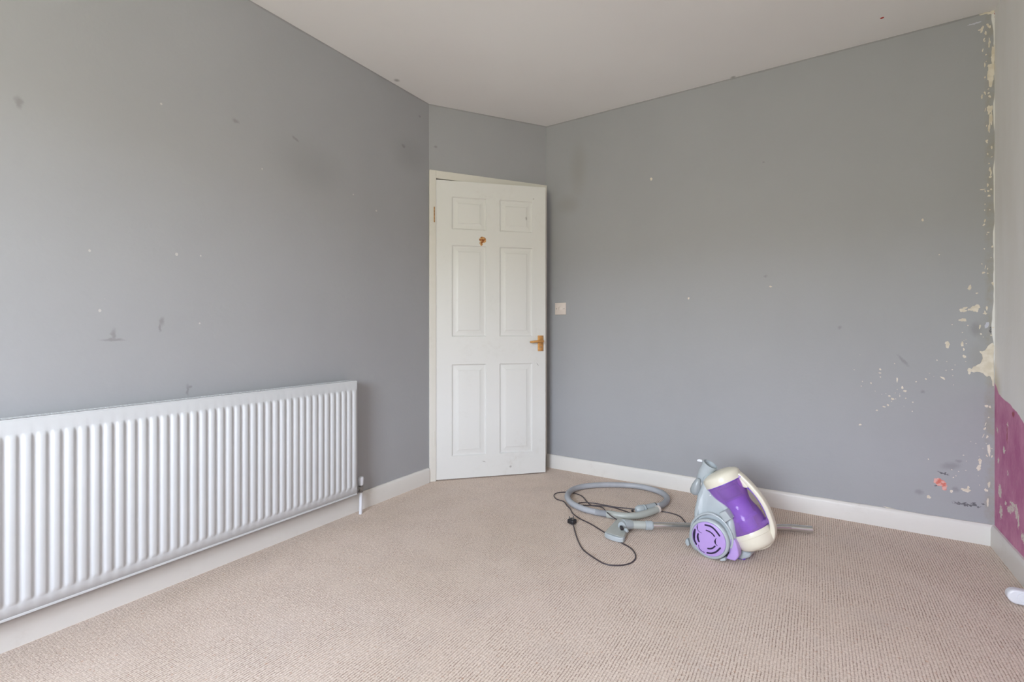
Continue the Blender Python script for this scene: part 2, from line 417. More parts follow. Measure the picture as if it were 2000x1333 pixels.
M_CHROME = plain('chrome_tube', srgb(206, 204, 202), .22, .04, 20, metal=.9)
M_CORD = plain('dark_cord', srgb(70, 62, 66), .5, .1, 60)
m = NT('hall_paint', .7); m.color(m.mix(m.noise(2, 2), srgb(150, 120, 90), srgb(140, 108, 80))); M_HALL = m.m
m = NT('clear_purple_plastic', .12)
m.color(m.mix(m.step(m.noise(7, 3), .35, .65), srgb(190, 152, 224), srgb(168, 124, 206)))
m.b.inputs['IOR'].default_value = 1.4
tr = m.t.nodes.new('ShaderNodeBsdfTransparent'); tr.inputs[0].default_value = srgb(230, 202, 244)
mx = m.t.nodes.new('ShaderNodeMixShader'); mx.inputs[0].default_value = .30
m.L(tr.outputs[0], mx.inputs[1]); m.L(m.b.outputs[0], mx.inputs[2]); m.L(mx.outputs[0], m.t.nodes['Material Output'].inputs[0]); M_CLEAR = m.m
m = NT('glass_pane', .0); m.color((1, 1, 1, 1)); m.b.inputs['Transmission Weight'].default_value = 1

# ------------------------------------------------------------------ room shell
RZ = math.atan2(N.y, N.x)
def struct(o): o['kind'] = 'structure'; return o
bm = bmesh.new()
box(bm, -1.4, 3.0, AF-.2, 4.6, -.06, 0)
fl_ = finish('floor', bm, M_CARPET, smooth=False); o0 = RP(0, 0)
fl_.location = (o0.x, o0.y, 0); fl_.rotation_euler = (0, 0, RZ); struct(fl_)
bm = bmesh.new(); cs = [RP(-1.4, AF-.2), RP(3.0, AF-.2), RP(3.0, 4.6), RP(-1.4, 4.6)]
lo = [bm.verts.new((p.x, p.y, H)) for p in cs]; hi = [bm.verts.new((p.x, p.y, H+.08)) for p in cs]
bm.faces.new(lo); bm.faces.new(hi)
for i in range(4): bm.faces.new((lo[i], lo[(i+1) % 4], hi[(i+1) % 4], hi[i]))
struct(finish('ceiling', bm, M_CEIL, smooth=False))

def wall_obj(name, W, rects, mat, th=.12):
    bm = bmesh.new()
    for x0, x1, z0, z1 in rects: box(bm, x0, x1, -th, 0, z0, z1)
    o = finish(name, bm, mat, smooth=False); o.location = W.P; o.rotation_euler = (0, 0, W.rz); return struct(o)
wall_obj('wall_left', WL, [(-.06, WL.L+.12, 0, H)], M_WL)
wall_obj('wall_back', WB, [(-.12, WB.L+.10, 0, H)], M_WB)
wall_obj('wall_right', WR, [(-.12, WR.L+.12, 0, H)], M_WR)
DOOR_T = 2.045
JW = .045
wall_obj('wall_door', WD, [(-.0, WD.L, DOOR_T-.02, H)], M_WD)
u0, u1, wz0, wz1 = WINS[0]
wall_obj('wall_front', WF, [(-.12, u0, 0, H), (u1, WF.L+.12, 0, H), (u0, u1, 0, wz0), (u0, u1, wz1, H)], M_WD)
# hallway shell beyond the door so that the gap is not open to the sky
bm = bmesh.new()
def wallstrip(bm, P, Q, th=.05):
    d = (Q-P).normalized(); n_ = Vector((-d.y, d.x))*th
    vs = [bm.verts.new((p.x, p.y, z)) for z in (0, H) for p in (P, Q, Q+n_, P+n_)]
    for f in ((0,3,2,1),(4,5,6,7),(0,1,5,4),(1,2,6,5),(2,3,7,6),(3,0,4,7)): bm.faces.new([vs[i] for i in f])
hp = [RP(-.13, 2.25), RP(-1.2, 2.25), RP(-1.2, 4.4), RP(.55, 4.4), RP(.55, 3.18)]
for i in range(4): wallstrip(bm, hp[i], hp[i+1])
struct(finish('wall_hall', bm, M_HALL, smooth=False))
# flaked spots on the back wall: every spot a thin irregular scab of bare plaster
def flakes(name, W, lst, mat, polys=(), parent=None, seed=3):
    rnd = random.Random(seed); bm = bmesh.new()
    for (x_, z_, rx, rz, an) in lst:
        n_ = 10 if max(rx, rz) < .008 else 28; th = rnd.uniform(.0005, .0013)
        ph = [rnd.uniform(0, 2*PI) for _ in range(4)]; vs = []
        for k in range(n_):
            a_ = 2*PI*k/n_
            r_ = 1+.16*math.sin(2*a_+ph[0])+.13*math.sin(3*a_+ph[1])+.10*math.sin(5*a_+ph[2])+(.08*math.sin(9*a_+ph[3]) if n_ > 10 else 0)+rnd.uniform(-.07, .07)
            u_, v_ = rx*r_*math.cos(a_), rz*r_*math.sin(a_)
            vs.append((x_+u_*math.cos(an)+v_*math.sin(an), z_-u_*math.sin(an)+v_*math.cos(an)))
        vs = [(min(max(p, .0005), W.L), min(max(q, .001), H)) for p, q in vs]
        lo_ = [bm.verts.new((p, -.001, q)) for p, q in vs]; hi_ = [bm.verts.new((x_+(p-x_)*.985, th, z_+(q-z_)*.985)) for p, q in vs]
        for k in range(n_): bm.faces.new((lo_[k], lo_[(k+1) % n_], hi_[(k+1) % n_], hi_[k]))
        bm.faces.new(hi_)
    for poly in polys:
        lo_ = [bm.verts.new((p, -.001, q)) for p, q in poly]; hi_ = [bm.verts.new((p, .0017, q)) for p, q in poly]; n_ = len(poly)
        for k in range(n_): bm.faces.new((lo_[k], lo_[(k+1) % n_], hi_[(k+1) % n_], hi_[k]))
        for t3 in tessellate_polygon([[Vector((p, q, 0)) for p, q in poly]]): bm.faces.new([hi_[t_] for t_ in t3])
    o = finish(name, bm, mat, parent, smooth=False); o['kind'] = 'stuff'; return o
m = NT('bare_cream_plaster', .8); m.color(m.mix(m.step(m.noise(30, 3), .35, .65), CREAM, srgb(208, 198, 180))); m.bump(m.noise(90, 3), .2, .002)
rf_ = random.Random(11)
for k in range(70):        # small nicks down the corner and scattered round the big flaked patch
    x_ = abs(rf_.gauss(.022, .012))+.003; chips.append((x_, rf_.uniform(.35, 2.42), rf_.uniform(.0012, .004), rf_.uniform(.002, .010), rf_.uniform(-.4, .4)))
for k in range(55):
    cx_, cz_, sg_ = rf_.choice(((.10, 1.02, .05), (.12, .80, .06), (.42, .78, .07), (.35, .62, .05), (.12, .32, .05), (.06, .45, .03)))
    chips.append((max(.004, rf_.gauss(cx_, sg_)), max(.11, rf_.gauss(cz_, sg_)), rf_.uniform(.0010, .0030), rf_.uniform(.0010, .0028), 0))
big = [WB.uv(1700+a_/6.667, 640+b_/6.667) for a_, b_ in ((1592,198),(1560,215),(1530,240),(1512,272),(1490,300),(1455,312),(1420,305),(1428,330),(1452,350),(1462,400),(1440,455),(1425,475),(1390,485),
    (1362,508),(1345,506),(1318,540),(1292,528),(1268,532),(1280,562),(1310,575),(1345,586),(1378,578),(1420,580),(1448,592),(1470,600),(1490,625),(1516,642),(1545,628),(1562,640),(1585,700),(1590,760),(1606,765),(1608,640),(1604,480),(1602,350),(1612,240))]
big = [(max(p, .0015), q) for p, q in big]
chips = [c_ for c_ in chips if not (c_[0] < .09 and .70 < c_[1] < .95)]+[WB.ell(1893, 726, 3.4, 5, 0)]
flakes('bare_plaster_spots', WB, chips, m.m, [big], parent=bpy.data.objects['wall_back'])
# window behind the camera
for wi, (wl0, wl1, wz0, wz1) in enumerate(WINS):
    wf = empty('window_%d' % (wi+1), WF.W(0, 0), WF.rz); struct(wf)
    bm = bmesh.new()
    for r_ in ((wl0, wl1, wz0, wz0+.04), (wl0, wl1, wz1-.04, wz1), (wl0, wl0+.04, wz0, wz1), (wl1-.04, wl1, wz0, wz1)):
        box(bm, r_[0], r_[1], -.10, -.05, r_[2], r_[3])
    finish('window_frame', bm, M_TRIM, wf, smooth=False, bevel=.004)
    bm = bmesh.new(); box(bm, wl0-.05, wl1+.05, -.05, .08, wz0-.03, wz0)
    finish('window_sill', bm, M_TRIM, wf, smooth=False, bevel=.006)

# ------------------------------------------------------------------ baseboards
def baseboard(name, W, x0, x1, h=.095, th=.018):
    bm = bmesh.new(); n_ = max(2, int((x1-x0)/.06))
    prof = [(0, 0), (th, 0), (th, h-.016), (th-.004, h-.005), (th-.009, h), (0, h)]
    rings = []
    for i in range(n_+1):
        x_ = x0+(x1-x0)*i/n_; wob = random.uniform(-.0012, .0012)
        rings.append([bm.verts.new((x_, y_, z_+(wob if z_ > .02 else 0))) for y_, z_ in prof])
    for i in range(n_):
        for k in range(len(prof)): bm.faces.new((rings[i][k], rings[i+1][k], rings[i+1][(k+1) % len(prof)], rings[i][(k+1) % len(prof)]))
    bm.faces.new(rings[0]); bm.faces.new(rings[-1])
    o = finish(name, bm, M_TRIM); o.location = W.P; o.rotation_euler = (0, 0, W.rz); return struct(o)
baseboard('baseboard_left', WL, .012, WL.L)
baseboard('baseboard_back', WB, 0, WB.L-.01)
baseboard('baseboard_right', WR, 0, WR.L)

# ------------------------------------------------------------------ door frame
fr = empty('trim_1', WD.W(0, 0), WD.rz); struct(fr); fr['label'] = 'white painted timber door frame in the short angled wall'
L = WD.L
bm = bmesh.new(); box(bm, L-JW, L, -.12, .014, 0, DOOR_T); finish('jamb', bm, M_FRAME, fr, smooth=False, bevel=.003)
bm = bmesh.new(); box(bm, 0.0, JW, -.12, .012, 0, DOOR_T); finish('jamb', bm, M_FRAME, fr, smooth=False, bevel=.003)
bm = bmesh.new(); box(bm, JW-.001, L-JW+.001, -.12, .013, DOOR_T-.052, DOOR_T); finish('head', bm, M_FRAME, fr, smooth=False, bevel=.003)
bm = bmesh.new(); box(bm, L-JW-.014, L-JW, -.11, -.042, 0, DOOR_T-.052); box(bm, JW, JW+.014, -.11, -.042, 0, DOOR_T-.052); box(bm, JW+.014, L-JW-.014, -.11, -.042, DOOR_T-.066, DOOR_T-.052)
finish('door_stop', bm, M_FRAME, fr, smooth=False, bevel=.002)

# ------------------------------------------------------------------ door leaf, ajar
hx, hy = -.508, 3.13
ang = math.radians(13.5)
LW, LH, LT = .762, 1.978, .038
door = empty('door_1', (hx, hy, .007), ang); struct(door); door['label'] = 'white six panel door standing slightly ajar'
m = gloss('white_gloss_door', srgb(216, 216, 213), .32, .35)
c0 = m.b.inputs['Base Color'].links[0].from_socket
sp = m.blobs(warp(m, .012, 80), [(.683, .9+.86, .004, .018, 0)]); 
def leaf_uv(px, py):
    nn = Vector((-math.sin(ang), math.cos(ang))); q = on_plane(px, py, Vector((hx, hy, 0)), nn)
    return ((q.x-hx)*math.cos(ang)+(q.y-hy)*math.sin(ang), q.z-.007)
def lell(px, py, rx, ry, a=0):
    x_, z_ = leaf_uv(px, py); return (x_, z_, rx/285, ry/285, math.radians(a))
cc = m.mix(m.step(m.blobs(warp(m, .014, 90), [lell(943, 469, 7, 6, 15), lell(940, 476, 3, 5)]), 1.1, .85), c0, m.mix(m.step(m.noise(70, 2), .40, .6), srgb(206, 160, 100), srgb(140, 74, 18)))
gs = m.blobs(warp(m, .01, 90), [lell(1028, 427, 1.8, 4.5), lell(1042, 389, 1.5, 1.2), lell(997, 912, 2.6, 2.2), lell(945, 902, 4, 1, 20), lell(1050, 712, 4, .8, 50), ])
cc = m.mix(m.math('MULTIPLY', m.step(gs, 1.2, .4), .55), cc, srgb(120, 112, 108))
m.color(cc); M_DOOR = m.m
PAN = [(x0, x1, z0, z1) for (z0, z1) in ((.148, .759), (.944, 1.5515), (1.658, 1.872)) for (x0, x1) in ((.113, .343), (.437, .667))]
PROF = [(0, 0), (.002, .0035), (.006, .0075), (.011, .0085), (.015, .008), (.038, .003), (.0405, .0025), (.043, .0005), (.045, .0003)]  # inset, depth
bm = bmesh.new()
xs = sorted({0, LW}|{p[0] for p in PAN}|{p[1] for p in PAN}); zs = sorted({0, LH}|{p[2] for p in PAN}|{p[3] for p in PAN})
for side in (0, 1):
    Y = 0 if side == 0 else LT; sg = 1 if side == 0 else -1
    for i in range(len(xs)-1):
        for k in range(len(zs)-1):
            x0, x1, z0, z1 = xs[i], xs[i+1], zs[k], zs[k+1]
            pan = any(abs(x0-p[0]) < 1e-6 and abs(x1-p[1]) < 1e-6 and z0 >= p[2]-1e-6 and z1 <= p[3]+1e-6 for p in PAN)
            if not pan:
                bm.faces.new([bm.verts.new(v) for v in ((x0, Y, z0), (x1, Y, z0), (x1, Y, z1), (x0, Y, z1))])
bmesh.ops.remove_doubles(bm, verts=bm.verts, dist=1e-5)
box_e = [((0,0),(LW,0)),((LW,0),(LW,LH)),((LW,LH),(0,LH)),((0,LH),(0,0))]
for (p, q_) in box_e:
    bm.faces.new([bm.verts.new(v) for v in ((p[0],0,p[1]),(q_[0],0,q_[1]),(q_[0],LT,q_[1]),(p[0],LT,p[1]))])
finish('stiles_and_rails', bm, M_DOOR, door, smooth=False)
for p in PAN:
    bm = bmesh.new()
    for side in (0, 1):
        rings = []
        for ins, dep in PROF:
            Y = dep if side == 0 else LT-dep
            rings.append([bm.verts.new((x_, Y, z_)) for x_, z_ in ((p[0]+ins, p[2]+ins), (p[1]-ins, p[2]+ins), (p[1]-ins, p[3]-ins), (p[0]+ins, p[3]-ins))])
        for a_, b_ in zip(rings, rings[1:]):
            for k in range(4): bm.faces.new((a_[k], a_[(k+1) % 4], b_[(k+1) % 4], b_[k]))
        bm.faces.new(rings[-1])
    finish('panel', bm, M_DOOR, door, smooth=True, angle=12)
# handle on the room side
hxc, hzc = leaf_uv(1055.5, 671)
hd = empty('door_handle', (0, 0, 0)); hd.parent = door
bm = bmesh.new(); pillow(bm, [(hxc-.02, hzc-.054), (hxc+.02, hzc-.054), (hxc+.02, hzc+.054), (hxc-.02, hzc+.054)], -.007, .001, .003, 3)
finish("backplate", bm, M_BRASS, hd)
zl = hzc+.016
bm = bmesh.new(); lathe(bm, [(0, .013), (.012, .012), (.016, .009), (.042, .009), (.046, .011)], (hxc, -.004, zl), (0, -1, 0), 20)
tube(bm, catmull([Vector((hxc+.004, -.046, zl)), Vector((hxc-.02, -.05, zl)), Vector((hxc-.055, -.048, zl-.003)), Vector((hxc-.085, -.042, zl-.006))], 5), [.0105]*4+[.0095]*4+[.0085]*4+[.008]*4, 14)
finish('lever', bm, M_BRASS, hd)
bm = bmesh.new(); lathe(bm, [(0, .0055), (.002, .0045)], (hxc-.0845, -.042, zl-.006), (-1, .05, -.1), 12); tip = finish('lever_end', bm, M_BLACK, hd); tip['label'] = 'dark hollow lever end'
bm = bmesh.new()
for dx in (-.013, .013):
    for dz in (-.046, .046): lathe(bm, [(0, .003), (.0015, .002)], (hxc+dx, -.0065, hzc+dz), (0, -1, 0), 10)
for dz in (-.026,): lathe(bm, [(0, .0045), (.0008, .0045)], (hxc, -.0065, hzc+dz), (0, -1, 0), 12)
finish('screw', bm, M_SCREW, hd)
M_OLDB = plain('aged_brass', srgb(176, 128, 72), .45, .2, 60, metal=.5)
for pz, mat in ((1.98-.235, M_OLDB), (.27, M_FRAME)):
    bm = bmesh.new()
    for k in range(5):
        lathe(bm, [(0, .006), (.0195, .006)], (-.004, -.004, pz-.05+k*.0205), (0, 0, 1), 12)
    hg = finish('hinge', bm, mat, door); hg['label'] = 'brass hinge knuckle' if mat is M_OLDB else 'hinge knuckle painted over white'
bm = bmesh.new(); box(bm, LW-.0005, LW+.002, .008, .030, hzc-.02, hzc+.05); finish('latch_plate', bm, M_BRASS, door, smooth=False)

# ------------------------------------------------------------------ wall switch
sxp, szp = WB.uv(1095.3, 603.5)
sw = empty('wall_switch', WB.W(sxp, 0, szp), WB.rz); tag(sw, 'square cream plastic wall plate with small round dial beside the door', 'switch')
bm = bmesh.new(); pillow(bm, [(-.043, -.043), (.043, -.043), (.043, .043), (-.043, .043)], -.001, .009, .004, 3); finish('faceplate', bm, M_PLATE, sw)
bm = bmesh.new(); lathe(bm, [(.008, .017), (.0105, .0165), (.012, .014)], (0, 0, 0), (0, 1, 0), 28); finish('dial', bm, M_PLATE, sw)
for dx in (-.030, .030):
    bm = bmesh.new(); lathe(bm, [(.008, .0036), (.0098, .003)], (dx, 0, 0), (0, 1, 0), 12); finish('screw', bm, M_SCREW, sw)

# ------------------------------------------------------------------ radiator on the left wall
RX0, RX1, RZ0, RZ1 = .654, 2.454, .128, .727      # s along wall from the door-wall corner
rad = empty('radiator', WL.W(0, 0), WL.rz); tag(rad, 'long white ribbed double panel radiator mounted low on the left wall', 'radiator')
PITCH = .0333; YF = .10
def rad_panel(name, yface, sgn):
    bm = bmesh.new(); xs_ = [RX0, RX0+.012]
    nr = int((RX1-RX0-.04)/PITCH); first = RX0+.0185
    shape = [(-.5, 0), (-.41, .02), (-.33, .3), (-.25, .75), (-.15, .97), (0, 1), (.15, .97), (.25, .75), (.33, .3), (.41, .02)]
    cols = [(RX0, 0, 0), (RX0+.002, 0, 0)]
    for i in range(nr):
        for s_, h_ in shape: cols.append((first+(i+.0)*PITCH+s_*PITCH, h_, 0))
    cols.append((first+(nr-.5)*PITCH, 0, 0)); cols.append((RX1, 0, 0))
    lv = [(RZ0, 0), (RZ0+.036, 0), (RZ0+.040, .25), (RZ0+.047, .75), (RZ0+.054, 1), (RZ1-.060, 1), (RZ1-.053, .75), (RZ1-.046, .25), (RZ1-.042, 0), (RZ1-.006, 0), (RZ1-.001, -.25), (RZ1, -.6)]
    cols.sort(key=lambda c_: c_[0]); g = []
    for z_, kz in lv:
        rowv = []
        for x_, h_, _ in cols:
            yy = yface-sgn*.008+sgn*.0068*h_*max(kz, 0)+ (sgn*.009*kz if kz < 0 else 0)
            rowv.append(bm.verts.new((x_, yy, z_)))
        g.append(rowv)
    for i in range(len(g)-1):
        for k in range(len(cols)-1): bm.faces.new((g[i][k], g[i][k+1], g[i+1][k+1], g[i+1][k]))
    return bm
bm = rad_panel('front_panel', YF, 1)
for v_ in [bm]: pass
fp = finish('front_panel', bm, M_RAD, rad, smooth=True, angle=60)
sm = fp.modifiers.new('solid', 'SOLIDIFY'); sm.thickness = .010; sm.offset = -1
# rolled seam lip around the front panel
bm = bmesh.new(); box(bm, RX0-.001, RX0+.004, YF-.022, YF-.008, RZ0, RZ1-.002); box(bm, RX0, RX1, YF-.022, YF-.007, RZ0-.003, RZ0+.006); box(bm, RX0, RX1, YF-.022, YF-.0115, RZ1-.012, RZ1+.003)
finish('seam', bm, M_RAD, rad, smooth=False, bevel=.002)
bm = bmesh.new(); box(bm, RX0, RX1, .028, .042, RZ0, RZ1-.004); finish('back_panel', bm, M_RAD, rad, smooth=False, bevel=.003)
bm = bmesh.new()
for k in range(int((RX1-RX0)/.02)):
    x_ = RX0+.01+k*.02; box(bm, x_, x_+.0012, .042, YF-.020, RZ0+.05, RZ1-.03)
finish('convector_fins', bm, M_RAD, rad, smooth=False)
bm = bmesh.new()      # top grille: two rails and many cross bars
box(bm, RX0, RX1, .028, .036, RZ1-.002, RZ1+.002); box(bm, RX0, RX1, YF-.020, YF-.012, RZ1-.002, RZ1+.003)
box(bm, RX0, RX1, .058, .063, RZ1-.002, RZ1+.002)
for k in range(int((RX1-RX0)/.014)):
    x_ = RX0+k*.014; box(bm, x_, x_+.007, .036, YF-.020, RZ1-.002, RZ1+.0015)
finish('top_grille', bm, M_RAD, rad, smooth=False)
for x_ in (RX0-.0015, RX1):
    bm = bmesh.new(); box(bm, x_, x_+.0015, .030, YF-.018, RZ0+.03, RZ1); finish('side_panel', bm, M_RAD, rad, smooth=False)
for x_ in (RX0+.2, RX1-.2):
    bm = bmesh.new(); box(bm, x_-.02, x_+.02, 0.0, .030, RZ0+.06, RZ1-.06); finish('wall_bracket', bm, M_RAD, rad, smooth=False)
# valve and pipe at the door end
vx, vy = .604, .060
bm = bmesh.new(); tube(bm, [Vector((vx+.002, vy, 0.0)), Vector((vx, vy, .06)), Vector((vx, vy, .135))], .0085, 14); finish('pipe', bm, M_WPL, rad)
vv = bmesh.new(); lathe(vv, [(0, .012), (.006, .013), (.008, .010), (.014, .010), (.016, .013), (.030, .013), (.032, .0095), (.040, .009)], (vx, vy, .118), (0, 0, 1), 20)
tube(vv, [Vector((vx, vy, .145)), Vector((RX0+.002, vy, .145))], .009, 12)
lathe(vv, [(0, .012), (.010, .012)], (vx+.022, vy, .145), (1, 0, 0), 6)
valve = finish('valve_body', vv, M_SCREW, rad); valve['label'] = 'bare metal valve fitting'
bm = bmesh.new(); lathe(bm, [(0, .0125), (.004, .014), (.034, .0155), (.042, .014), (.045, .009)], (vx, vy, .157), (0, 0, 1), 20)
cp = finish('valve_cap', bm, M_WPL, rad); cp['label'] = 'white plastic valve cap'

# ------------------------------------------------------------------ small white fitting by the right skirting
pf_px = floor_pt(1988, 1166, .028)
fit = empty('plastic_fitting', (pf_px.x, pf_px.y, 0), math.radians(-30)); tag(fit, 'small white rounded plastic fitting on the carpet against the right skirting', 'plastic fitting')
bm = bmesh.new()
poly = [(-.032+.0*k, 0) for k in range(0)]
poly = [(.045, .004), (.045, .056)]+[(-.006+.026*math.cos(t_), .030+.026*math.sin(t_)) for t_ in [PI/2+PI*k/14 for k in range(15)]]
pillow(bm, poly, -.016, .016, .007, 4); finish('shell', bm, M_WPL, fit)
bm = bmesh.new(); lathe(bm, [(0, .019), (.004, .019), (.004, .014), (.001, .013), (.001, .0001)], (.012, -.014, .030), (0, -1, 0), 26); finish('socket', bm, M_WPL, fit)

# ------------------------------------------------------------------ vacuum cleaner
E1 = Vector((.731, -.682)); VN = Vector((.682, .731))      # local x (image right) and local y (into the body)
VO = floor_pt(1388, 1094)
vac = empty('vacuum_cleaner', (VO.x, VO.y, 0), math.atan2(E1.y, E1.x))
tag(vac, 'purple, cream and grey bagless vacuum cleaner standing on the carpet near the back wall', 'vacuum')
def V2(cx, cy, yl, ox=1310, oy=880, sc=5.553):
    q = on_plane(ox+cx/sc, oy+cy/sc, VO, VN, yl); d_ = Vector((q.x-VO.x, q.y-VO.y))
    return Vector((d_.dot(E1), q.z))
def V3(cx, cy, yl, **k):
    a_ = V2(cx, cy, yl, **k); return Vector((a_.x, yl, a_.y))
def vpoly(pts, yl, n=4, **k):
    P = [Vector((p[0], p[1])) for p in pts]
    if n > 1: P = catmull(P, n, True)
    out = [tuple(V2(p.x, p.y, yl, **k)) for p in P]
    return [(a_, max(b_, .001)) for a_, b_ in out]
YC = .115
# grey body shell
body_pts = [(250,740),(247,660),(258,560),(262,480),(290,400),(300,310),(340,285),(392,300),(398,400),(430,440),(520,540),(600,620),(660,715),(688,800),(704,960),
            (690,1040),(640,1110),(560,1150),(420,1160),(300,1120),(225,1040),(195,950),(205,850)]
body_poly = vpoly(body_pts, .035, 4)
top_z = max(p[1] for p in body_poly)
def f0(x_, z_):
    t_ = min(max((z_-.16)/(top_z-.16), 0), 1); return .022+.060*t_
def f1(x_, z_):
    t_ = min(max((z_-.16)/(top_z-.16), 0), 1); return .205-.055*t_
bm = bmesh.new(); pillow(bm, body_poly, f0, f1, .022, 6); finish('body', bm, M_GPL, vac, angle=60)
# seam line / raised arch over the wheel
bm = bmesh.new()
arch = catmull([V3(*p, .020) for p in ((222,840),(250,765),(330,700),(440,690),(560,760),(640,870),(672,980),(655,1060))], 6)
tube(bm, arch, .005, 8); finish('wheel_arch', bm, M_GPL, vac)
# wheels
WC = V3(73.8*5.553, 174*5.553, 0)
WRAD = WC.z-.001
def wheel(yface, sgn, detail):
    bm = bmesh.new()
    lathe(bm, [(.030, WRAD-.004), (.012, WRAD), (.004, WRAD-.001), (0, WRAD-.005), (-.001, WRAD-.010), (.003, WRAD-.0125), (.003, .002)], (WC.x, yface, WC.z), (0, sgn, 0), 64)
    wh_ = finish('wheel', bm, M_GPL, vac, angle=50)
    bm = bmesh.new(); lathe(bm, [(.004, WRAD-.0128), (0, WRAD-.0135), (-.0015, WRAD-.017), (-.003, .04), (-.0035, .001)], (WC.x, yface, WC.z), (0, sgn, 0), 64)
    hc = finish('hubcap', bm, M_LAV, wh_, angle=50); hc['label'] = 'lavender slotted wheel cover'
    return wh_
wh1 = wheel(0, 1, True); wheel(.235, -1, False)
Z4 = dict(ox=1330, oy=990, sc=11.107)
slots = [([(520,400),(640,430),(740,510),(840,640)], .0032), ([(545,515),(620,545),(680,590),(730,650)], .0026), ([(305,495),(275,590),(285,710),(335,820)], .0034),
         ([(375,590),(360,650),(370,710),(395,765)], .0034), ([(565,1005),(660,1015),(760,985),(855,900)], .0032), ([(580,910),(640,915),(690,900),(740,860)], .0030),
         ([(765,690),(730,750),(750,810),(790,850)], .0012), ([(360,390),(345,450),(380,530),(450,575)], .0006), ([(385,830),(390,890),(430,950),(510,1000)], .0006)]
def ribbon(bm, pts, hw, y0, y1):
    """flat curved bar in the x-z plane with rounded ends"""
    P = [Vector((p.x, p.z)) for p in pts]; n_ = len(P); Lf, Rt = [], []
    for i in range(n_):
        t_ = (P[min(i+1, n_-1)]-P[max(i-1, 0)]).normalized(); nn = Vector((-t_.y, t_.x)); Lf.append(P[i]+nn*hw); Rt.append(P[i]-nn*hw)
    t_ = (P[-1]-P[-2]).normalized(); t0_ = (P[1]-P[0]).normalized()
    poly = Lf+[P[-1]+t_*hw*.8]+Rt[::-1]+[P[0]-t0_*hw*.8]
    a_ = [bm.verts.new((p.x, y0, p.y)) for p in poly]; b_ = [bm.verts.new((p.x, y1, p.y)) for p in poly]
    k_ = len(poly)
    for i in range(k_): bm.faces.new((a_[i], a_[(i+1) % k_], b_[(i+1) % k_], b_[i]))
    bmesh.ops.triangulate(bm, faces=[bm.faces.new(a_), bm.faces.new(b_)])
for pts, hw in slots:
    bm = bmesh.new(); p3 = catmull([V3(*p, -.003, **Z4) for p in pts], 5)
    ribbon(bm, p3, hw, -.0042, 0); finish('vent_slot', bm, M_DPUR, wh1, smooth=False)
# hose port
p0 = V3(350, 330, YC); p1 = V3(385, 230, YC); p2 = V3(432, 150, YC)
bm = bmesh.new()
pp = catmull([p0, p1, p2], 6); rr = [.030+.0015*i/len(pp) for i in range(len(pp))]
for i in range(3): rr[-1-i] = .0335
tube(bm, pp, rr, 28, inner=.004); finish('hose_port', bm, M_GPL, vac, angle=50)
bm = bmesh.new(); tube(bm, [pp[0].lerp(pp[-1], .55), pp[0].lerp(pp[-1], .62)], .027, 24); finish('port_shade_disc', bm, M_BLACK, vac)  # black disc paints in the shade inside the open port
bm = bmesh.new(); pillow(bm, vpoly([(292,102),(318,96),(345,108),(345,126),(318,124),(292,118)], YC, 3), YC-.006, YC+.006, .003, 3); cl = finish('port_catch', bm, M_WPL, vac)
cl['label'] = 'small white catch'
# release knob at the left
k0, k1 = V3(302, 306, YC-.045), V3(252, 478, YC-.045); KL = (k1-k0).length
bm = bmesh.new(); lathe(bm, [(KL*t_, r_) for t_, r_ in ((0, .004), (.04, .009), (.2, .014), (.5, .0205), (.75, .0225), (.9, .019), (.97, .012), (1, .003))], k0, k1-k0, 24)
finish('release_knob', bm, M_GDK, vac, angle=60)
# dust bin (hourglass), lathe about its slanted axis
bt = V3(577, 340, YC); bb = V3(872, 868, YC); ax = (bb-bt); BL = ax.length
rt = ((V3(412, 415, YC)-V3(745, 268, YC)).length)/2; rb_ = ((V3(690, 925, YC)-V3(1046, 800, YC)).length)/2; rm = ((V3(603, 612, YC)-V3(905, 548, YC)).length)/2
prof = []
for k in range(25):
    t_ = k/24
    base_r = rt*(1-t_)+rb_*t_; dip = (base_r-rm)*math.exp(-((t_-.45)/.20)**2)
    prof.append((t_*BL, base_r-dip))
bm = bmesh.new(); lathe(bm, prof, bt, ax, 56, caps=False)
bin_ = finish('dust_bin', bm, M_CLEAR, vac, angle=70); bin_['label'] = 'see-through purple dust container'
sm = bin_.modifiers.new('wall', 'SOLIDIFY'); sm.thickness = .003; sm.offset = -1
bm = bmesh.new(); lathe(bm, [(.006, .030), (BL*.10, .032), (BL*.12, .042), (BL*.30, .046), (BL*.33, .040)], bt, ax, 40)
core = finish('cyclone_filter', bm, plain('dark_purple_filter', srgb(78, 50, 128), .5, .15, 30), bin_, angle=40); core['label'] = 'dark purple inner filter'
bm = bmesh.new(); lathe(bm, [(BL*.33, .040), (BL*.36, .052), (BL*.55, .052), (BL*.70, .050), (BL*.73, .058), (BL*.76, .058), (BL*.78, .036), (BL-.004, .034)], bt, ax, 40)
core = finish('cyclone_core', bm, plain('mid_purple_core', srgb(178, 146, 230), .35, .12, 14), bin_, angle=40); core['label'] = 'violet inner core'
# rims
bm = bmesh.new(); lathe(bm, [(.001, rt-.003), (.001, rt+.003), (.0055, rt+.003), (.0055, rt-.003)], bt, ax, 56); finish('bin_rim', bm, M_PUR, bin_)
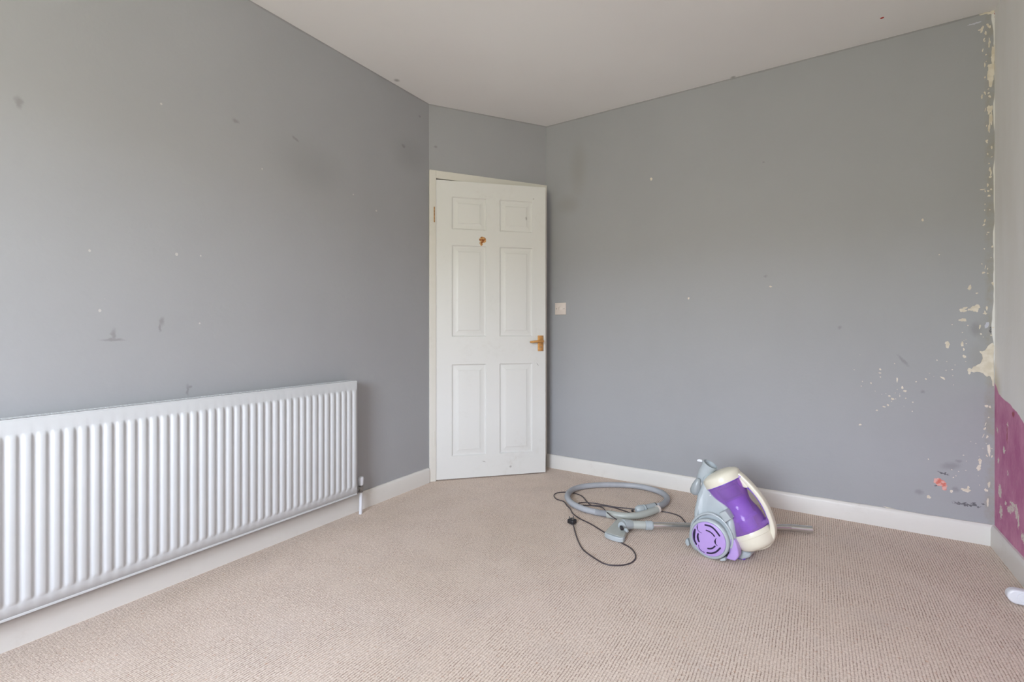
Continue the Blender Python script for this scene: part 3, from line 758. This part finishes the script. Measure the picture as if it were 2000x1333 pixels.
# cream lid and base
bm = bmesh.new(); lathe(bm, [(.002, rt-.004), (.003, rt+.0035), (0, rt+.0045), (-.010, rt+.0045), (-.027, rt+.003), (-.034, rt-.001), (-.040, rt-.010), (-.047, rt-.026), (-.051, rt-.046), (-.053, .001)], bt, ax, 56)
lid = finish('lid', bm, M_CREAM, vac, angle=40); lid['label'] = 'cream lid'
bm = bmesh.new(); lathe(bm, [(BL-.003, rb_-.004), (BL-.004, rb_+.0035), (BL, rb_+.0045), (BL+.016, rb_+.0045), (BL+.017, rb_+.003), (BL+.036, rb_+.002), (BL+.052, rb_-.001), (BL+.062, rb_-.009), (BL+.069, rb_-.024), (BL+.073, rb_-.045), (BL+.074, .001)], bt, ax, 56)
bs = finish('bin_base', bm, M_CREAM, vac, angle=40); bs['label'] = 'cream base cap'
# handle
hpts = [(738,258),(800,312),(890,405),(985,525),(1045,630),(1088,740),(1112,830),(1112,905),(1085,975),(1030,1020),(950,1040)]
hc_ = catmull([V3(*p, YC) for p in hpts], 6)
def bar(bm, pts, wx, wy, r):
    """swept rounded-rectangle bar: half width wx in plane, wy across"""
    n_ = len(pts); rings = []
    for i in range(n_):
        t_ = (pts[min(i+1, n_-1)]-pts[max(i-1, 0)]).normalized(); nn = Vector((-t_.z, 0, t_.x)); yy = Vector((0, 1, 0))
        w_ = wx(i/(n_-1)) if callable(wx) else wx; ring = []
        for cx_, cy_, a0 in ((1, 1, 0), (-1, 1, 90), (-1, -1, 180), (1, -1, 270)):
            for k in range(4):
                a_ = math.radians(a0+30*k); ring.append(bm.verts.new(pts[i]+nn*(cx_*(w_-r)+r*math.cos(a_))+yy*(cy_*(wy-r)+r*math.sin(a_))))
        rings.append(ring)
    for a_, b_ in zip(rings, rings[1:]):
        for k in range(16): bm.faces.new((a_[k], a_[(k+1) % 16], b_[(k+1) % 16], b_[k]))
    bm.faces.new(rings[0]); bm.faces.new(rings[-1])
bm = bmesh.new(); bar(bm, hc_, lambda t_: .0095+.010*max(0, t_-.55)+.004*max(0, .2-t_), .019, .006); hn = finish('handle', bm, M_CREAM, vac, angle=60); hn['label'] = 'cream carrying handle'
bm = bmesh.new(); ip = catmull([V3(*p, YC) for p in ((740,345),(765,372),(830,392),(905,458),(975,552),(1030,655),(1068,745),(1078,790))], 6); bar(bm, ip, .0022, .0165, .001)
hl = finish('handle_lining', bm, M_PUR, hn); hl['label'] = 'thin purple grip lining'
bm = bmesh.new(); pillow(bm, vpoly([(728,300),(742,345),(762,372),(815,398),(850,392),(800,330),(750,290)], YC, 2), YC-.018, YC+.018, .004, 3); finish('handle_root', bm, M_CREAM, vac)
bm = bmesh.new(); pillow(bm, vpoly([(725,272),(752,262),(776,272),(765,290),(738,296)], YC, 2), YC-.024, YC+.024, .004, 3); finish('lid_clip', bm, M_LAV, vac)
bm = bmesh.new(); pillow(bm, vpoly([(1005,745),(1040,735),(1062,720),(1082,770),(1020,800),(985,805)], YC, 2), YC-.03, YC+.03, .005, 3); finish('lower_clip', bm, M_CLEAR, vac)
# grey latch beside the bin
bm = bmesh.new(); pillow(bm, vpoly([(530,678),(600,648),(668,738),(598,780)], .02, 1), .006, .06, .006, 4); finish('bin_latch', bm, M_GPL, vac)
# skirt pieces and feet
bm = bmesh.new(); pillow(bm, vpoly([(655,960),(700,968),(722,1020),(742,1100),(742,1150),(712,1188),(690,1190),(612,1165),(640,1110),(655,1040)], .03, 2), .018, .062, .006, 4)
sk = finish('rear_skirt', bm, M_LAV, vac); sk['label'] = 'lavender skirt behind the wheel'
bm = bmesh.new(); pillow(bm, vpoly([(700,960),(760,1010),(830,1065),(900,1078),(895,1120),(860,1140),(765,1152),(738,1100),(715,1020)], .13, 2), .085, .20, .010, 4)
finish('foot', bm, M_GPL, vac, angle=50)
bm = bmesh.new(); pillow(bm, vpoly([(758,1140),(850,1130),(830,1160),(772,1178)], .13, 2), .09, .19, .004, 3); fp_ = finish('foot_pad', bm, M_PUR, vac)
bm = bmesh.new(); pillow(bm, vpoly([(172,965),(185,952),(200,965),(215,1020),(192,1028),(170,1000)], .05, 2), .035, .06, .004, 3); finish('side_tab', bm, M_GPL, vac)
bm = bmesh.new(); pillow(bm, vpoly([(540,1180),(585,1165),(600,1195),(545,1200)], .01, 2), .004, .03, .003, 3); finish('rear_tab', bm, M_GPL, vac)
bm = bmesh.new(); box(bm, -.03, .07, .03, .19, .012, .06); finish('underside', bm, M_BLACK, vac, smooth=False, bevel=.01)
bm = bmesh.new(); s0 = V3(374, 528, .0); lathe(bm, [(0, .0035), (.002, .002)], (s0.x, .058, s0.z), (0, -1, 0), 10); finish('rivet', bm, M_WPL, vac)

# mains cord: one long loose cord on the carpet; cord coordinates are in the vacuum's own frame
inv = Matrix.Translation((VO.x, VO.y, 0)) @ Matrix.Rotation(math.atan2(E1.y, E1.x), 4, 'Z'); inv = inv.inverted()
def K(cx, cy, h=.0035): return floor_pt(1060+cx/5.553, 880+cy/5.553, h)
cord = [(328,806,.012),(340,842,.008),(347,875),(382,980),(440,1080),(560,1170),(680,1235),(820,1250),(940,1230),(1003,1180),(998,1115),(945,1055),(868,1012),(760,940),(660,885),(520,800),(400,740),(325,685),(300,638),
        (262,600),(226,556),(150,530),(122,492),(148,465),(225,455),(300,458),(370,474),(430,502),(478,556),(530,598),(640,618,.006),(690,668,.03),(735,708,.045),(775,735,.043),(800,752,.040)]
cord2 = [(1000,640),(900,628),(800,618),(640,590),(560,575),(450,566),(392,574),(400,592),(470,598),(640,603),(760,620),(830,640),(900,662),(1010,700),(1130,705),(1230,672),(1290,665),(1400,685),(1490,720),(1555,790),(1600,830)]
def cordpts(lst, n=8): return [inv @ p for p in catmull([K(p[0], p[1], p[2] if len(p) > 2 else .0035) for p in lst], n)]
cp1 = cordpts(cord); cp2 = cordpts(cord2)
cp2[-1] = Vector((-.05, .17, .05))
bm = bmesh.new(); tube(bm, cp1, .0029, 8); tube(bm, cp2, .0029, 8)
cd = finish('power_cord', bm, M_CORD, vac); cd['label'] = 'thin dark mains cord lying in loose loops'
pl = K(318, 800, 0); pl = inv @ pl
pg = bmesh.new(); box(pg, pl.x-.019, pl.x+.019, pl.y-.018, pl.y+.018, .003, .026)
plug = finish('plug', pg, M_BLACK, cd, bevel=.006); plug['label'] = 'black three pin plug, pins up'
pb = bmesh.new()
for dx, dy in ((-.011, -.008), (.011, -.008), (0, .012)): box(pb, pl.x+dx-.0025, pl.x+dx+.0025, pl.y+dy-.0015, pl.y+dy+.0015, .024, .038)
finish('plug_pins', pb, M_SCREW, plug, smooth=False)

# ------------------------------------------------------------------ hose coiled on the carpet
hose = empty('vacuum_hose', K(750, 500, 0)); tag(hose, 'grey ribbed vacuum hose lying in a single large ring on the carpet', 'hose')
HO = K(750, 500, 0)
def HK(cx, cy, h): return K(cx, cy, h)-HO
hp_ = [(712,695,.018),(640,683,.018),(560,668,.018),(430,632,.018),(315,575,.020),(268,505,.024),(300,445,.022),(400,402,.018),(560,380,.018),(800,375,.018),(1000,387,.018),(1150,414,.018),(1290,462,.018),(1350,520,.018),(1325,572,.018),(1265,605,.02),(1205,612,.02)]
hc2 = catmull([HK(*p) for p in hp_], 26)
bm = bmesh.new(); tube(bm, hc2, [.0170 if i % 2 else .0152 for i in range(len(hc2))], 12); finish('hose_tube', bm, M_HOSE, hose, angle=80)
bm = bmesh.new(); gp = catmull([HK(*p) for p in ((700,694,.019),(770,702,.022),(860,712,.024),(960,716,.024),(1060,704,.024),(1160,674,.026),(1245,642,.028))], 6)
tube(bm, gp, [.0195]*8+[.0175]*(len(gp)-8), 20, inner=.003); gr = finish('grip_tube', bm, M_GPL2, hose, angle=50); gr['label'] = 'pale grey bent grip tube'
bm = bmesh.new(); e0, e1 = gp[-2], gp[-1]; dd = (e1-e0).normalized(); tube(bm, [e1-dd*.004, e1+dd*.008], .0195, 22, inner=.0035); finish('end_collar', bm, M_PLATE, gr)
bm = bmesh.new(); tube(bm, [e1-dd*.012, e1-dd*.010], .0145, 16); finish('mouth_shade_disc', bm, M_BLACK, gr)  # flat black disc stands for the shaded inside of the open end
bm = bmesh.new(); q0, q1 = HK(1215, 610, .020), HK(1110, 632, .022); tube(bm, [q0, q0.lerp(q1, .5), q1], .0195, 20); finish('cuff', bm, M_GPL, hose)
bm = bmesh.new(); q2 = HK(1020, 648, .022); dq = (q2-q1); Lq = dq.length
lathe(bm, [(0, .013), (.003, .0215), (.010, .0215), (.012, .018), (.018, .018), (.020, .0225), (Lq*.75, .023), (Lq, .018), (Lq+.006, .010)], q1, dq, 24); cn = finish('connector', bm, M_GPL, hose); cn['label'] = 'stepped grey plug-in connector'
bm = bmesh.new(); tube(bm, [q1-dq.normalized()*.001, q1+dq.normalized()*.004], .0205, 18); finish('connector_seal', bm, M_BLACK, hose)
bm = bmesh.new(); b0 = HK(985, 655, .014); tube(bm, [b0, b0+Vector((-.012, 0, -.002))], .006, 10); finish('connector_button', bm, M_BLACK, hose)
bm = bmesh.new(); tube(bm, [q0+Vector((-.001, 0, 0)), q0+(q0-q1).normalized()*.004], .0205, 18); finish('cuff_ring', bm, M_BLACK, hose)

# ------------------------------------------------------------------ wand with floor head
def Z6(cx, cy, h): return floor_pt(1160+cx/12.12, 960+cy/12.12, h)
wand = empty('vacuum_wand', Z6(600, 900, 0)); tag(wand, 'chrome vacuum wand with grey floor head lying on the carpet behind the vacuum cleaner', 'vacuum wand'); WO = Z6(600, 900, 0)
def W6(cx, cy, h): return Z6(cx, cy, h)-WO
w0 = W6(1385, 812, .030); w1 = floor_pt(1545, 1031.5, .026)-WO; w2 = floor_pt(1586, 1035.5, .026)-WO
bm = bmesh.new(); tube(bm, [w0, w0.lerp(w1, .5), w1], .0160, 24); finish('tube', bm, M_CHROME, wand)
bm = bmesh.new(); tube(bm, [w1-(w2-w1)*.02, w2], .0172, 24, inner=.002); te = finish('tube_end', bm, M_CHROME, wand)
n0, n1, n2 = W6(850, 790, .030), W6(1215, 808, .030), w0
bm = bmesh.new(); tube(bm, [n0, n0.lerp(n1, .12), n0.lerp(n1, .14), n1], [.0215, .0215, .0200, .0200], 24); finish('neck', bm, M_GPL2, wand, angle=30)
bm = bmesh.new(); tube(bm, [n1, n1.lerp(n2, .1), n1.lerp(n2, .9), n2+Vector((.002, 0, 0))], [.0195, .022, .022, .0185], 24); cf = finish('collar', bm, M_GPL, wand, angle=30)
fh = empty('floor_head', (0, 0, 0)); fh.parent = wand
TZ = .034
tl, tr_, nr_, nl = W6(560, 618, TZ), W6(880, 672, TZ), W6(690, 1105, TZ-.006), W6(250, 965, TZ-.006)
bm = bmesh.new()
top = [nl, nr_, tr_, tl]; cen = sum(top, Vector())/4
bot = [Vector((cen.x+(p.x-cen.x)*1.05, cen.y+(p.y-cen.y)*1.04, .004)) for p in top]
tv = [bm.verts.new(p) for p in top]; bv = [bm.verts.new(p) for p in bot]
bm.faces.new(tv); bm.faces.new(bv)
for i in range(4): bm.faces.new((tv[i], tv[(i+1) % 4], bv[(i+1) % 4], bv[i]))
finish('head_shell', bm, M_GPL2, fh, bevel=.006, seg=3)
bm = bmesh.new()     # paler end cap on the near end
edge = (nr_-nl); out_ = Vector((edge.y, -edge.x, 0)).normalized(); 
if out_.y > 0: out_ = -out_
a0, a1 = nl+Vector((0,0,-.001)), nr_+Vector((0,0,-.001))
pts = []
for t_, bl in ((0, 0), (.15, .010), (.5, .014), (.85, .010), (1, 0)): pts.append((a0.lerp(a1, t_)+out_*bl))
tv = [bm.verts.new(p) for p in pts]+[bm.verts.new(p-out_*.02) for p in (a1, a0)]
bv = [bm.verts.new((p.x, p.y, .004)) for p in pts]+[bm.verts.new(((p-out_*.02).x, (p-out_*.02).y, .004)) for p in (a1, a0)]
bm.faces.new(tv); bm.faces.new(bv)
for i in range(7): bm.faces.new((tv[i], tv[(i+1) % 7], bv[(i+1) % 7], bv[i]))
ec = finish('end_cap', bm, M_GPL, fh, bevel=.004, seg=3); ec['label'] = 'paler rounded end cap'
bm = bmesh.new(); s_a, s_b = W6(690, 790, TZ+.006), W6(870, 790, .031)
tube(bm, [s_a, s_a.lerp(s_b, .4), s_b], [.0235, .0245, .0225], 24); lathe(bm, [(-.024, .016), (-.02, .02), (.02, .02), (.024, .016)], s_a, (tl-nl), 20); finish('swivel_joint', bm, M_GPL, fh, angle=40)
bm = bmesh.new(); p_ = W6(655, 840, TZ+.018); box(bm, p_.x-.008, p_.x+.006, p_.y-.016, p_.y+.010, p_.z-.012, p_.z+.002); sl = finish('swivel_slot', bm, M_BLACK, fh, smooth=False, bevel=.002)
bm = bmesh.new(); p_ = W6(720, 900, TZ+.004); q_ = W6(800, 960, TZ+.002); pillow_pts = None
tube(bm, [p_, p_.lerp(q_, .5)+Vector((0, 0, .003)), q_], [.007, .009, .006], 14); pd = finish('pedal', bm, M_GPL, fh)
bm = bmesh.new(); box(bm, cen.x-.02, cen.x+.02, cen.y-.03, cen.y+.03, .0, .006); finish('brush_strip', bm, M_BLACK, fh, smooth=False)
